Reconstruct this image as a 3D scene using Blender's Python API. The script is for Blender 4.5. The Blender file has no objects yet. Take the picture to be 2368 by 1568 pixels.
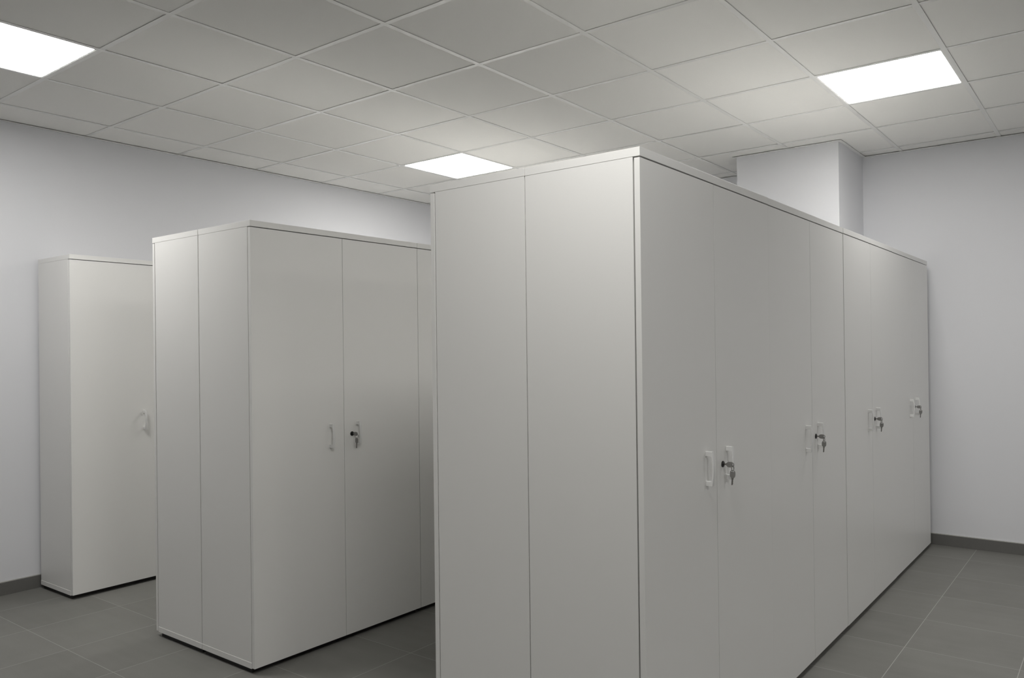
import bpy, bmesh, math, random
from mathutils import Matrix, Vector

random.seed(4)
SC = bpy.context.scene
COL = SC.collection

# ------------------------------------------------------------------ camera
FW, FH = 2368, 1568
F_PX, PX, PY = 1827.95, 52.40, 18.61
YAW, PITCH, ROLL = 0.6455, 0.0037, -0.0123
CAM = Vector((-2.2679, -1.8717, 1.3771))
fwd = Vector((math.cos(YAW) * math.cos(PITCH), math.sin(YAW) * math.cos(PITCH), math.sin(PITCH)))
r0 = Vector((math.sin(YAW), -math.cos(YAW), 0))
u0 = r0.cross(fwd)
right = math.cos(ROLL) * r0 + math.sin(ROLL) * u0
up = -math.sin(ROLL) * r0 + math.cos(ROLL) * u0
cam_data = bpy.data.cameras.new('camera')
cam_data.sensor_width = 36.0
cam_data.sensor_fit = 'HORIZONTAL'
cam_data.lens = F_PX / FW * 36.0
cam_data.shift_x = -PX / FW
cam_data.shift_y = PY / FW
cam_data.clip_start = 0.05
cam = bpy.data.objects.new('camera', cam_data)
COL.objects.link(cam)
cam.matrix_world = Matrix(((right.x, up.x, -fwd.x, CAM.x), (right.y, up.y, -fwd.y, CAM.y),
                           (right.z, up.z, -fwd.z, CAM.z), (0, 0, 0, 1)))
SC.camera = cam

# ------------------------------------------------------------------ world, exposure, lamp strength
world = bpy.data.worlds.new('world')
SC.world = world
world.use_nodes = True
world.node_tree.nodes['Background'].inputs[0].default_value = (0, 0, 0, 1)
world.node_tree.nodes['Background'].inputs[1].default_value = 0.0
SC.view_settings.view_transform = 'Standard'
SC.view_settings.look = 'None'
SC.view_settings.gamma = 1.0
SC.view_settings.exposure = 0.0
SC.view_settings.use_curve_mapping = False
PANEL_STRENGTH = 21.3
PANEL_COLOR = (1.0, 0.985, 0.955)

# ------------------------------------------------------------------ room measures
ZC = 2.7464                      # ceiling grid height
X0, X1 = -6.4, 3.7595            # rear wall, right wall
Y0, Y1 = -5.6, 3.341             # near wall, left wall
TILE = 0.6
PANELS = {(3, 3), (3, -2), (-2, 3), (-2, -2), (3, -7), (-2, -7), (-7, -2)}


# ------------------------------------------------------------------ materials
def new_mat(name):
    m = bpy.data.materials.new(name)
    m.use_nodes = True
    nt = m.node_tree
    return m, nt, nt.nodes['Principled BSDF']


def node(nt, kind, **kw):
    n = nt.nodes.new(kind)
    for k, v in kw.items():
        setattr(n, k, v)
    return n


def simple(name, col, rough, metal=0.0, bump=0.0, scale=200.0, var=0.0):
    m, nt, p = new_mat(name)
    p.inputs['Base Color'].default_value = (*col, 1)
    p.inputs['Roughness'].default_value = rough
    p.inputs['Metallic'].default_value = metal
    tc = node(nt, 'ShaderNodeTexCoord')
    no = node(nt, 'ShaderNodeTexNoise')
    no.inputs['Scale'].default_value = scale
    no.inputs['Detail'].default_value = 3
    nt.links.new(tc.outputs['Object'], no.inputs['Vector'])
    if var:
        mix = node(nt, 'ShaderNodeMix', data_type='RGBA')
        mix.inputs[6].default_value = (*[c * (1 - var) for c in col], 1)
        mix.inputs[7].default_value = (*[min(1, c * (1 + var)) for c in col], 1)
        nt.links.new(no.outputs['Fac'], mix.inputs[0])
        nt.links.new(mix.outputs[2], p.inputs['Base Color'])
    if bump:
        b = node(nt, 'ShaderNodeBump')
        b.inputs['Strength'].default_value = bump
        b.inputs['Distance'].default_value = 0.001
        nt.links.new(no.outputs['Fac'], b.inputs['Height'])
        nt.links.new(b.outputs['Normal'], p.inputs['Normal'])
    return m


M_WALL = simple('white_wall_paint', (0.79, 0.796, 0.823), 0.85, bump=0.12, scale=140, var=0.01)
M_LAM = simple('white_laminate', (0.83, 0.825, 0.805), 0.38, bump=0.03, scale=420, var=0.012)
M_CEIL = simple('mineral_ceiling_tile', (0.86, 0.855, 0.83), 0.95, bump=0.25, scale=320, var=0.03)
M_BAR = simple('painted_steel_bar', (0.84, 0.84, 0.825), 0.24, var=0.005)
M_BASE = simple('grey_tile_skirting', (0.146, 0.144, 0.136), 0.55, bump=0.05, scale=60, var=0.06)
M_GROUTTOP = simple('skirting_top_grout', (0.42, 0.415, 0.39), 0.8, var=0.05)
M_BLACK = simple('black_plinth', (0.012, 0.011, 0.011), 0.6, var=0.05)
M_HANDLE = simple('white_plastic_handle', (0.78, 0.78, 0.77), 0.32, var=0.01)
M_ROSETTE = simple('black_lock_rosette', (0.03, 0.029, 0.028), 0.3, metal=0.5, var=0.05)
M_STEEL = simple('dark_steel', (0.26, 0.25, 0.235), 0.32, metal=1.0, scale=900, var=0.1)
M_BOW = simple('grey_key_bow', (0.24, 0.235, 0.225), 0.42, metal=0.15, scale=900, var=0.12)
M_HIDDEN = simple('grey_back_board', (0.6, 0.59, 0.57), 0.6, var=0.02)


def floor_mat():
    m, nt, p = new_mat('grey_porcelain_tiles')
    geo = node(nt, 'ShaderNodeNewGeometry')
    sep = node(nt, 'ShaderNodeSeparateXYZ')
    nt.links.new(geo.outputs['Position'], sep.inputs[0])

    def math_(op, a, b=None, c=None):
        n = node(nt, 'ShaderNodeMath', operation=op)
        for i, v in enumerate((a, b, c)):
            if v is None:
                continue
            if isinstance(v, (int, float)):
                n.inputs[i].default_value = v
            else:
                nt.links.new(v, n.inputs[i])
        return n.outputs[0]

    cells, dists = [], []
    for out, off, pitch in (('X', 1.6245, 0.4515), ('Y', -1.4835, 0.4507)):
        q = math_('DIVIDE', math_('SUBTRACT', sep.outputs[out], off), pitch)
        fl = math_('FLOOR', q)
        fr = math_('SUBTRACT', q, fl)
        d = math_('MULTIPLY', math_('MINIMUM', fr, math_('SUBTRACT', 1.0, fr)), pitch)
        cells.append(fl)
        dists.append(d)
    d = math_('MINIMUM', math_('MULTIPLY', dists[0], 1.25), dists[1])
    mr = node(nt, 'ShaderNodeMapRange')
    mr.inputs['From Min'].default_value = 0.0010
    mr.inputs['From Max'].default_value = 0.0020
    mr.inputs['To Min'].default_value = 1.0
    mr.inputs['To Max'].default_value = 0.0
    nt.links.new(d, mr.inputs['Value'])
    grout = mr.outputs[0]
    comb = node(nt, 'ShaderNodeCombineXYZ')
    nt.links.new(cells[0], comb.inputs[0])
    nt.links.new(cells[1], comb.inputs[1])
    wn = node(nt, 'ShaderNodeTexWhiteNoise', noise_dimensions='2D')
    nt.links.new(comb.outputs[0], wn.inputs['Vector'])
    # brushed streaks running across the room, plus soft clouds
    mp = node(nt, 'ShaderNodeMapping')
    mp.inputs['Scale'].default_value = (18.0, 1.6, 1.0)
    addv = node(nt, 'ShaderNodeVectorMath', operation='ADD')
    nt.links.new(geo.outputs['Position'], addv.inputs[0])
    nt.links.new(wn.outputs['Color'], addv.inputs[1])
    nt.links.new(addv.outputs[0], mp.inputs['Vector'])
    n1 = node(nt, 'ShaderNodeTexNoise')
    n1.inputs['Scale'].default_value = 1.0
    n1.inputs['Detail'].default_value = 5
    nt.links.new(mp.outputs[0], n1.inputs['Vector'])
    n2 = node(nt, 'ShaderNodeTexNoise')
    n2.inputs['Scale'].default_value = 3.2
    n2.inputs['Detail'].default_value = 4
    nt.links.new(addv.outputs[0], n2.inputs['Vector'])
    s = math_('ADD', math_('MULTIPLY', n1.outputs['Fac'], 0.22), math_('MULTIPLY', n2.outputs['Fac'], 0.42))
    s = math_('ADD', s, math_('MULTIPLY', wn.outputs['Value'], 0.10))
    ramp = node(nt, 'ShaderNodeValToRGB')
    ramp.color_ramp.elements[0].position = 0.22
    ramp.color_ramp.elements[0].color = (0.166, 0.164, 0.152, 1)
    ramp.color_ramp.elements[1].position = 0.58
    ramp.color_ramp.elements[1].color = (0.222, 0.220, 0.205, 1)
    nt.links.new(s, ramp.inputs[0])
    mix = node(nt, 'ShaderNodeMix', data_type='RGBA')
    mix.inputs[7].default_value = (0.36, 0.355, 0.335, 1)
    nt.links.new(grout, mix.inputs[0])
    nt.links.new(ramp.outputs[0], mix.inputs[6])
    nt.links.new(mix.outputs[2], p.inputs['Base Color'])
    p.inputs['Roughness'].default_value = 0.55
    b = node(nt, 'ShaderNodeBump')
    b.inputs['Strength'].default_value = 0.25
    b.inputs['Distance'].default_value = 0.001
    nt.links.new(math_('SUBTRACT', n1.outputs['Fac'], math_('MULTIPLY', grout, 0.8)), b.inputs['Height'])
    nt.links.new(b.outputs['Normal'], p.inputs['Normal'])
    return m


M_FLOOR = floor_mat()

M_GLOW, _nt, _p = new_mat('lit_panel_diffuser')
_p.inputs['Base Color'].default_value = (0.9, 0.9, 0.9, 1)
_p.inputs['Emission Color'].default_value = (*PANEL_COLOR, 1)
_p.inputs['Emission Strength'].default_value = PANEL_STRENGTH


# ------------------------------------------------------------------ mesh helpers
def box(bm, x0, x1, y0, y1, z0, z1, bev=0.0):
    vs = [bm.verts.new((x, y, z)) for x in (x0, x1) for y in (y0, y1) for z in (z0, z1)]
    fs = [(0, 1, 3, 2), (4, 6, 7, 5), (0, 4, 5, 1), (2, 3, 7, 6), (0, 2, 6, 4), (1, 5, 7, 3)]
    faces = [bm.faces.new([vs[i] for i in f]) for f in fs]
    if bev:
        es = list({e for f in faces for e in f.edges})
        bmesh.ops.bevel(bm, geom=es, offset=bev, segments=2, profile=0.6, affect='EDGES')


def prism(bm, outline, axis, a, b, bev=0.0):
    """extrude a 2-D outline along axis (0, 1, 2) from a to b"""
    def P(t, p):
        q = [p[0], p[1]]
        q.insert(axis, t)
        return q
    va = [bm.verts.new(P(a, p)) for p in outline]
    vb = [bm.verts.new(P(b, p)) for p in outline]
    n = len(outline)
    fs = [bm.faces.new(va[::-1]), bm.faces.new(vb)]
    for i in range(n):
        fs.append(bm.faces.new((va[i], va[(i + 1) % n], vb[(i + 1) % n], vb[i])))
    bmesh.ops.recalc_face_normals(bm, faces=fs)
    if bev:
        es = [e for e in {e for f in fs[:2] for e in f.edges}]
        bmesh.ops.bevel(bm, geom=es, offset=bev, segments=2, profile=0.6, affect='EDGES')


def lathe(bm, profile, axis=1, n=28):
    """revolve (radius, along) pairs about the given axis"""
    rings = []
    for r, t in profile:
        ring = []
        for k in range(n):
            a = 2 * math.pi * k / n
            q = [r * math.cos(a), r * math.sin(a)]
            q.insert(axis, t)
            ring.append(bm.verts.new(q))
        rings.append(ring)
    fs = [bm.faces.new(rings[0][::-1]), bm.faces.new(rings[-1])]
    for A, B in zip(rings, rings[1:]):
        for k in range(n):
            fs.append(bm.faces.new((A[k], A[(k + 1) % n], B[(k + 1) % n], B[k])))
    bmesh.ops.recalc_face_normals(bm, faces=fs)


def torus(bm, c, R, r, rot, n=30, m=8):
    rings = []
    for i in range(n):
        a = 2 * math.pi * i / n
        ring = []
        for j in range(m):
            b = 2 * math.pi * j / m
            v = Vector(((R + r * math.cos(b)) * math.cos(a), (R + r * math.cos(b)) * math.sin(a), r * math.sin(b)))
            ring.append(bm.verts.new(rot @ v + Vector(c)))
        rings.append(ring)
    for i in range(n):
        for j in range(m):
            bm.faces.new((rings[i][j], rings[(i + 1) % n][j], rings[(i + 1) % n][(j + 1) % m], rings[i][(j + 1) % m]))
    bmesh.ops.recalc_face_normals(bm, faces=bm.faces[:])


def obj(name, bm, mat, parent=None, loc=None, smooth=False):
    me = bpy.data.meshes.new(name)
    bm.to_mesh(me)
    bm.free()
    for m in (mat if isinstance(mat, (list, tuple)) else [mat]):
        me.materials.append(m)
    if smooth:
        for p in me.polygons:
            p.use_smooth = True
    o = bpy.data.objects.new(name, me)
    COL.objects.link(o)
    if parent:
        o.parent = parent
    if loc:
        o.location = loc
    return o


def struct(name, bm, mat, parent=None):
    o = obj(name, bm, mat, parent)
    o['kind'] = 'structure'
    return o


def thing(name, label, cat, group=None, loc=(0, 0, 0), rotz=0.0):
    o = bpy.data.objects.new(name, None)
    o.empty_display_size = 0.1
    COL.objects.link(o)
    o.location = loc
    o.rotation_euler = (0, 0, rotz)
    o['label'] = label
    o['category'] = cat
    if group:
        o['group'] = group
    return o


def dup(root, label, loc, rotz=0.0, group=None):
    r = root.copy()
    COL.objects.link(r)
    r.location = loc
    r.rotation_euler = (0, 0, rotz)
    r['label'] = label
    if group:
        r['group'] = group
    for ch in root.children:
        c = ch.copy()
        COL.objects.link(c)
        c.parent = r
        for g in ch.children:
            d = g.copy()
            COL.objects.link(d)
            d.parent = c
    return r


# ------------------------------------------------------------------ the room shell
def one_box(*a, bev=0.0):
    bm = bmesh.new()
    box(bm, *a, bev=bev)
    return bm


T = 0.15
PIL = (3.1612, X1, -0.3358, 0.3741)       # pillar standing out from the right wall
struct('floor', one_box(X0 - T, X1 + T, Y0 - T, Y1 + T, -0.12, 0.0), M_FLOOR)
struct('wall_right', one_box(X1, X1 + T, Y0 - T, Y1 + T, 0.0, ZC + 0.35), M_WALL)
struct('wall_left', one_box(X0 - T, X1, Y1, Y1 + T, 0.0, ZC + 0.35), M_WALL)
struct('wall_near', one_box(X0 - T, X1, Y0 - T, Y0, 0.0, ZC + 0.35), M_WALL)
struct('wall_rear', one_box(X0 - T, X0, Y0, Y1, 0.0, ZC + 0.35), M_WALL)
struct('wall_pillar', one_box(PIL[0], PIL[1], PIL[2], PIL[3], 0.0, ZC + 0.35), M_WALL)

# ceiling: mineral tiles lying in a grid of 24 mm bars, open where the light panels sit
bm = bmesh.new()
i0, i1 = math.floor(X0 / TILE), math.ceil(X1 / TILE)
j0, j1 = math.floor(Y0 / TILE), math.ceil(Y1 / TILE)
for i in range(i0, i1):
    for j in range(j0, j1):
        if (i, j) in PANELS:
            continue
        xa, xb = max(i * TILE + 0.0012, X0 + 0.001), min((i + 1) * TILE - 0.0012, X1 - 0.001)
        ya, yb = max(j * TILE + 0.0012, Y0 + 0.001), min((j + 1) * TILE - 0.0012, Y1 - 0.001)
        if xb - xa < 0.01 or yb - ya < 0.01:
            continue
        h = ZC + 0.0020 + random.uniform(0, 0.0010)
        t = [random.uniform(-0.0006, 0.0006) for _ in range(4)]
        v = [bm.verts.new(c) for c in ((xa, ya, h + t[0]), (xb, ya, h + t[1]), (xb, yb, h + t[2]), (xa, yb, h + t[3]))]
        w = [bm.verts.new((c.co.x, c.co.y, h + 0.016)) for c in v]
        bm.faces.new(v[::-1])
        bm.faces.new(w)
        for k in range(4):
            bm.faces.new((v[k], v[(k + 1) % 4], w[(k + 1) % 4], w[k]))
bmesh.ops.recalc_face_normals(bm, faces=bm.faces[:])
ceiling = struct('ceiling', bm, M_CEIL)

bm = bmesh.new()
HB = 0.012
ys = [j * TILE for j in range(j0, j1 + 1) if Y0 + 0.02 < j * TILE < Y1 - 0.02]
xs = [i * TILE for i in range(i0, i1 + 1) if X0 + 0.02 < i * TILE < X1 - 0.02]
for y in ys:
    box(bm, X0, X1, y - HB, y + HB, ZC, ZC + 0.0012)
    box(bm, X0, X1, y - 0.001, y + 0.001, ZC + 0.0012, ZC + 0.035)
for x in xs:
    e = [Y0] + ys + [Y1]
    for a, b in zip(e, e[1:]):
        box(bm, x - HB, x + HB, a + (HB if a != Y0 else 0), b - (HB if b != Y1 else 0), ZC + 0.0003, ZC + 0.0014)
        box(bm, x - 0.001, x + 0.001, a, b, ZC + 0.0014, ZC + 0.03)
struct('ceiling_grid', bm, M_BAR, ceiling)

# wall angles round the rim of the ceiling
bm = bmesh.new()
LW = 0.024
box(bm, X0, X1, Y1 - LW, Y1, ZC - 0.0030, ZC - 0.0018)
box(bm, X0, X1, Y0, Y0 + LW, ZC - 0.0030, ZC - 0.0018)
box(bm, X0, X0 + LW, Y0 + LW, Y1 - LW, ZC - 0.0030, ZC - 0.0018)
box(bm, X1 - LW, X1, Y0 + LW, PIL[2] - LW, ZC - 0.0030, ZC - 0.0018)
box(bm, X1 - LW, X1, PIL[3] + LW, Y1 - LW, ZC - 0.0030, ZC - 0.0018)
box(bm, PIL[0] - LW, PIL[0], PIL[2] - LW, PIL[3] + LW, ZC - 0.0030, ZC - 0.0018)
box(bm, PIL[0], X1, PIL[2] - LW, PIL[2], ZC - 0.0030, ZC - 0.0018)
box(bm, PIL[0], X1, PIL[3], PIL[3] + LW, ZC - 0.0030, ZC - 0.0018)
struct('trim_1', bm, M_BAR)

# skirting of dark grey tile with a pale bead of grout on top
BB, BT = 0.0735, 0.010


def skirting(name, x0, x1, y0, y1):
    b = struct(name, one_box(x0, x1, y0, y1, 0.0, BB, bev=0.0008), M_BASE)
    struct('skirting_bead', one_box(x0, x1, y0, y1, BB, BB + 0.004), M_GROUTTOP, b)


skirting('baseboard_left', X0, X1, Y1 - BT, Y1)
skirting('baseboard_right', X1 - BT, X1, Y0, PIL[2])
skirting('baseboard_near', X0, X1 - BT, Y0, Y0 + BT)
skirting('baseboard_rear', X0, X0 + BT, Y0 + BT, Y1 - BT)


# ------------------------------------------------------------------ light panels
def rounded(x0, x1, y0, y1, r, n=6):
    pts = []
    for cx, cy, a0 in ((x1 - r, y1 - r, 0), (x0 + r, y1 - r, 90), (x0 + r, y0 + r, 180), (x1 - r, y0 + r, 270)):
        for k in range(n + 1):
            a = math.radians(a0 + 90 * k / n)
            pts.append((cx + r * math.cos(a), cy + r * math.sin(a)))
    return pts


def make_panel(label, loc):
    t = thing('ceiling_light', label, 'ceiling light', 'square light panels in the ceiling grid', loc)
    bm = bmesh.new()
    o_, i_ = rounded(-0.2965, 0.2965, -0.2965, 0.2965, 0.004), rounded(-0.283, 0.283, -0.283, 0.283, 0.010)
    rows = []
    for pts, z in ((o_, 0.0016), (i_, 0.0016), (i_, 0.008), (o_, 0.008)):
        rows.append([bm.verts.new((p[0], p[1], z)) for p in pts])
    n = len(o_)
    for A, B in zip(rows, rows[1:] + rows[:1]):
        for k in range(n):
            bm.faces.new((A[k], A[(k + 1) % n], B[(k + 1) % n], B[k]))
    bmesh.ops.recalc_face_normals(bm, faces=bm.faces[:])
    obj('frame', bm, M_BAR, t)
    bm = bmesh.new()
    f = bm.faces.new([bm.verts.new((p[0], p[1], 0.003)) for p in i_])
    if f.normal.z > 0:
        f.normal_flip()
    obj('diffuser', bm, M_GLOW, t)
    obj('back_cover', one_box(-0.29, 0.29, -0.29, 0.29, 0.008, 0.03), M_BAR, t)
    return t


def cell(i, j):
    return ((i + 0.5) * TILE, (j + 0.5) * TILE, ZC)


panel = make_panel('square lit ceiling panel above the aisle behind the foreground block, smallest in the photo', cell(3, 3))
for (i, j), lab in {
    (3, -2): 'square lit ceiling panel at upper right, nearest the right wall',
    (-2, 3): 'square lit ceiling panel at upper left, cut by the left edge of the photo',
    (-2, -2): 'square lit ceiling panel just above the frame, before the near corner of the foreground block',
    (-7, -2): 'square lit ceiling panel behind the camera, by the rear wall',
    (3, -7): 'square lit ceiling panel outside the frame to the right, by the right wall',
    (-2, -7): 'square lit ceiling panel outside the frame to the right, beside the camera',
}.items():
    dup(panel, lab, cell(i, j))

# ------------------------------------------------------------------ cabinets
W, D, H, P0 = 0.993, 0.4114, 1.9502, 0.022     # width, depth, height, gap under the carcass
ST, SD, DT = 0.026, 0.018, 0.018               # top/bottom board, side board, door thickness
YD = DT + 0.0055                               # carcass begins behind the doors


def handle_bm():
    bm = bmesh.new()
    h, e0, e1, blk, th = 0.112, 0.0225, 0.0275, 0.0155, 0.0052
    out, inn = [], []
    n = 14
    for k in range(n + 1):
        s = k / n
        z = -h / 2 + h * s
        out.append((-(e0 + (e1 - e0) * math.sin(math.pi * s)), z))
    zi0, zi1 = -h / 2 + blk, h / 2 - blk
    r = 0.004
    for k in range(n + 1):
        s = k / n
        z = zi1 - r - (zi1 - zi0 - 2 * r) * s
        ss = (z + h / 2) / h
        inn.append((-(e0 + (e1 - e0) * math.sin(math.pi * ss)) + th, z))
    outline = [(0.0, -h / 2)] + out + [(0.0, h / 2), (0.0, zi1)]
    outline += [(inn[0][0] + r, zi1), (inn[0][0] + r * 0.3, zi1 - r * 0.3)] + inn
    outline += [(inn[-1][0] + r * 0.3, zi0 + r * 0.3), (inn[-1][0] + r, zi0), (0.0, zi0)]
    prism(bm, outline, 0, -0.0065, 0.0065, bev=0.0012)
    return bm


def make_cabinet(label, group, loc, rotz=0.0):
    t = thing('storage_cabinet', label, 'cabinet', group, loc, rotz)
    zt = H - ST
    obj('top_panel', one_box(0.0007, W - 0.0007, 0, D, zt, H, bev=0.0009), M_LAM, t)
    obj('bottom_panel', one_box(0, W, YD, D, P0, P0 + ST, bev=0.0012), M_LAM, t)
    for x in (0.0014, W - 0.0014 - SD):
        obj('side_panel', one_box(x, x + SD, YD, D - 0.001, P0 + ST, zt, bev=0.0006), M_LAM, t)
    obj('back_panel', one_box(0.0014 + SD, W - 0.0014 - SD, D - 0.012, D - 0.004, P0 + ST, zt), M_HIDDEN, t)
    obj('plinth', one_box(0.012, W - 0.012, 0.034, D - 0.012, 0.0, P0), M_BLACK, t)
    zd0, zd1 = P0 + 0.0035, zt - 0.0038
    hh = 0.0
    for side in (0, 1):
        xa, xb = (0.0012, W / 2 - 0.0011) if side == 0 else (W / 2 + 0.0011, W - 0.0012)
        d = obj('door', one_box(xa, xb, 0.0008, 0.0008 + DT, zd0, zd1, bev=0.0007), M_LAM, t)
        hx = W / 2 + (-0.0805 if side == 0 else 0.0805)
        obj('handle', handle_bm(), M_HANDLE, d, (hx, 0.0008, 0.9855))
        if side == 1:
            bm = bmesh.new()
            lathe(bm, [(0.0108, 0.0), (0.0108, -0.0022), (0.0098, -0.0034), (0.0066, -0.0036), (0.0062, -0.0050), (0.0030, -0.0052)], 1)
            obj('lock', bm, M_ROSETTE, d, (LOCK_X, 0.0008, LOCK_Z), smooth=False)
    return t


LOCK_X, LOCK_Z = W / 2 + 0.0465, 0.9845
XA, YA = -0.3009, -0.7699          # near corner of the foreground block
XB, YB = -0.2953, 1.1336           # near corner of the middle block
XC, YC = -0.2853, 2.8965           # near corner of the cabinet at the left wall
RB = -0.0018

GA, GB = 'cabinets facing the right aisle', 'cabinets on the far side of the foreground block'
GC, GD = 'cabinets facing the middle aisle', 'cabinets on the far side of the middle block'
front = [(XA, YA, 0)]
first = make_cabinet('tall white two-door cabinet at the near right corner of the foreground block, largest door faces', GA, (XA, YA, 0))
fronts = [
    (XA + W + 0.0006, YA + 0.0012, 'tall white two-door cabinet second along the long right face of the foreground block'),
    (XA + 2 * W + 0.0012, YA - 0.0004, 'white two-door cabinet third along the long right face, brightly lit at its top'),
    (XA + 3 * W + 0.0018, YA + 0.0010, 'tall white two-door cabinet at the far end of the right face, beside the right wall'),
]
for x, y, lab in fronts:
    dup(first, lab, (x, y, 0), 0, GA)
for k, lab in enumerate((
        'tall white cabinet forming the left half of the foreground block end',
        'white cabinet hidden in the middle of the far side of the foreground block',
        'white cabinet hidden on the far side of the foreground block, next to the wall pillar')):
    dup(first, lab, (XA + (k + 1) * W + 0.0006 * k, YA + 2 * D + 0.0022, 0.0004), math.pi, GB)


def rot_b(u, v):
    c, s = math.cos(RB), math.sin(RB)
    return (XB + u * c - v * s, YB + u * s + v * c, 0)


for k, lab in enumerate((
        'white two-door cabinet at the near corner of the middle block, keys in its right door',
        'white cabinet second in the middle block, half hidden behind the foreground block',
        'white cabinet third in the middle block, hidden behind the foreground block',
        'white cabinet fourth in the middle block, hidden beside the right wall')):
    dup(first, lab, rot_b(k * (W + 0.0006), 0.0), RB, GC)
for k, lab in enumerate((
        'white cabinet forming the left half of the middle block end, facing the left aisle',
        'white cabinet hidden second on the far side of the middle block',
        'white cabinet hidden third on the far side of the middle block',
        'white cabinet hidden on the far side of the middle block, beside the right wall')):
    dup(first, lab, rot_b((k + 1) * (W + 0.0006) - 0.0006, 2 * D + 0.0042), RB + math.pi, GD)

GE, RC = 'cabinets along the left wall', 0.010
for k, lab in enumerate((
        'white cabinet at far left against the left wall, one handle showing',
        'white cabinet hidden second along the left wall, behind the middle block',
        'white cabinet hidden third along the left wall, behind the middle block',
        'white cabinet hidden last along the left wall, in the corner')):
    dup(first, lab, (XC + k * (W + 0.0008), YC + (k * (W + 0.0008)) * (RC if k == 0 else 0.004), 0), RC if k == 0 else 0.004, GE)


# ------------------------------------------------------------------ keys hanging in the locks
def key_outline(bw, bh, blade, bt):
    """bow as a rounded shield in (along, across), blade after it"""
    pts = []
    for k in range(17):
        a = math.pi * (0.5 + k / 16)
        pts.append((bh * 0.42 + bh * 0.42 * math.cos(a), bw / 2 * math.sin(a)))
    return pts


def bow_bm(L, w, th, hole_from, hole_to, hole_w):
    """flat key bow from s=0 (far tip) to s=L (blade side), in the local (s, t) plane, with an eyelet slot"""
    bm = bmesh.new()
    out = []
    n = 40
    for k in range(n):
        a = 2 * math.pi * k / n
        c, s = math.cos(a), math.sin(a)
        out.append((L / 2 - L / 2 * math.copysign(abs(c) ** 0.75, c), w / 2 * math.copysign(abs(s) ** 0.8, s)))
    hole = []
    hc, hl = (hole_from + hole_to) / 2, (hole_to - hole_from) / 2
    for k in range(n):
        a = 2 * math.pi * k / n
        c, s = math.cos(a), math.sin(a)
        hole.append((hc - hl * math.copysign(abs(c) ** 0.8, c), hole_w / 2 * math.copysign(abs(s) ** 0.6, s)))
    rows = [[bm.verts.new((p[0], p[1], z)) for p in pts] for pts, z in
            ((out, -th / 2), (out, th / 2), (hole, th / 2), (hole, -th / 2))]
    for A, B in zip(rows, rows[1:] + rows[:1]):
        for k in range(n):
            bm.faces.new((A[k], A[(k + 1) % n], B[(k + 1) % n], B[k]))
    # raised grip ridges on both faces
    for z in (-th / 2, th / 2):
        for s0 in (0.45, 0.58, 0.71):
            box(bm, L * s0, L * s0 + 0.0013, -w * 0.30, w * 0.30, z - 0.0003, z + 0.0003)
    bmesh.ops.recalc_face_normals(bm, faces=bm.faces[:])
    return bm


def blade_bm(L, w, th):
    bm = bmesh.new()
    prism(bm, [(0, -w / 2), (L * 0.18, -w / 2), (L * 0.24, -w * 0.36), (L * 0.40, -w * 0.30), (L * 0.46, -w * 0.38), (L * 0.62, -w * 0.26),
               (L * 0.7, -w * 0.36), (L * 0.86, -w * 0.30), (L, -w * 0.05), (L, w * 0.12), (L * 0.94, w * 0.36), (L * 0.24, w * 0.36),
               (L * 0.18, w / 2), (0, w / 2)], 2, -th / 2, th / 2)
    return bm


def place(bm, ex, ey, ez, o):
    M = Matrix(((ex[0], ey[0], ez[0], o[0]), (ex[1], ey[1], ez[1], o[1]), (ex[2], ey[2], ez[2], o[2]), (0, 0, 0, 1)))
    bmesh.ops.transform(bm, matrix=M, verts=bm.verts[:])
    bmesh.ops.recalc_face_normals(bm, faces=bm.faces[:])
    return bm


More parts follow.
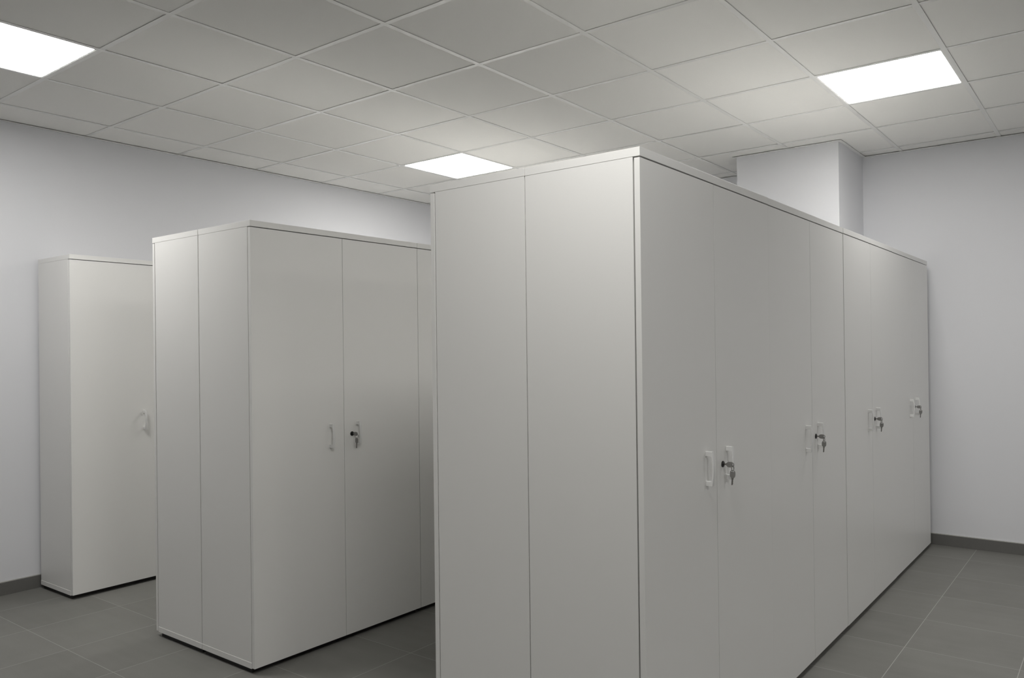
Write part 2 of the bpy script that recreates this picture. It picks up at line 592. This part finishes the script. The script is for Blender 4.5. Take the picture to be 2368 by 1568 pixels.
def make_keys(label, loc, swing=0.0):
    """origin at the face of the lock; -Y is out of the door"""
    t = thing('key_bunch', label, 'keys', 'keys left in the cabinet locks', loc)
    L, w = 0.0265, 0.0185
    # key in the lock: blade along +Y into the keyhole, bow standing vertical
    ib = obj('inserted_key', place(bow_bm(L, w, 0.0034, 0.0022, 0.0062, 0.0105), (0, 1, 0), (0, 0, 1), (1, 0, 0), (0, -0.0085 - L, 0)), M_BOW, t)
    obj('blade', place(blade_bm(0.0125, 0.0070, 0.0022), (0, 1, 0), (0, 0, 1), (1, 0, 0), (0, -0.0095, 0)), M_STEEL, ib)
    # wire ring through the slot of the inserted key
    bm = bmesh.new()
    zr = -0.0120
    torus(bm, (0, -0.0085 - L + 0.0042, zr), 0.0095, 0.0007, Matrix.Rotation(math.radians(90), 3, 'X') @ Matrix.Rotation(0.0, 3, 'Z'))
    torus(bm, (0.0004, -0.0085 - L + 0.0054, zr), 0.0095, 0.0007, Matrix.Rotation(math.radians(84), 3, 'X'))
    obj('key_ring', bm, M_STEEL, t, smooth=True)
    # spare key hanging from the ring, nearly plumb
    tip = Vector((0.0, -0.0085 - L + 0.0042, zr - 0.0058))
    c, s = math.cos(swing), math.sin(swing)
    ex, ey, ez = Vector((0, 0.06, -1)).normalized(), Vector((s, c, 0.06 * c)), None
    ey = (ey - ex * ey.dot(ex)).normalized()
    ez = ex.cross(ey)
    hb = obj('hanging_key', place(bow_bm(L, w, 0.0034, 0.0022, 0.0062, 0.0105), ex, ey, ez, tip), M_BOW, t)
    obj('blade', place(blade_bm(0.0250, 0.0072, 0.0022), ex, ey, ez, tip + ex * (L - 0.0008)), M_STEEL, hb)
    return t


keys = make_keys('pair of grey keys in the lock of the nearest cabinet on the right face',
                 (XA + LOCK_X, YA + 0.0008 - 0.0052, LOCK_Z))
for (x, y), lab in (
        ((fronts[0][0], fronts[0][1]), 'pair of dark keys in the lock of the second cabinet along the right face'),
        ((fronts[1][0], fronts[1][1]), 'pair of dark keys in the lock of the third cabinet along the right face'),
        ((fronts[2][0], fronts[2][1]), 'pair of dark keys in the lock of the farthest cabinet, next to the right wall')):
    dup(keys, lab, (x + LOCK_X, y + 0.0008 - 0.0052, LOCK_Z))
p = rot_b(LOCK_X, 0.0008 - 0.0052)
dup(keys, 'pair of dark keys in the lock of the middle block\'s near cabinet', (p[0], p[1], LOCK_Z), RB)
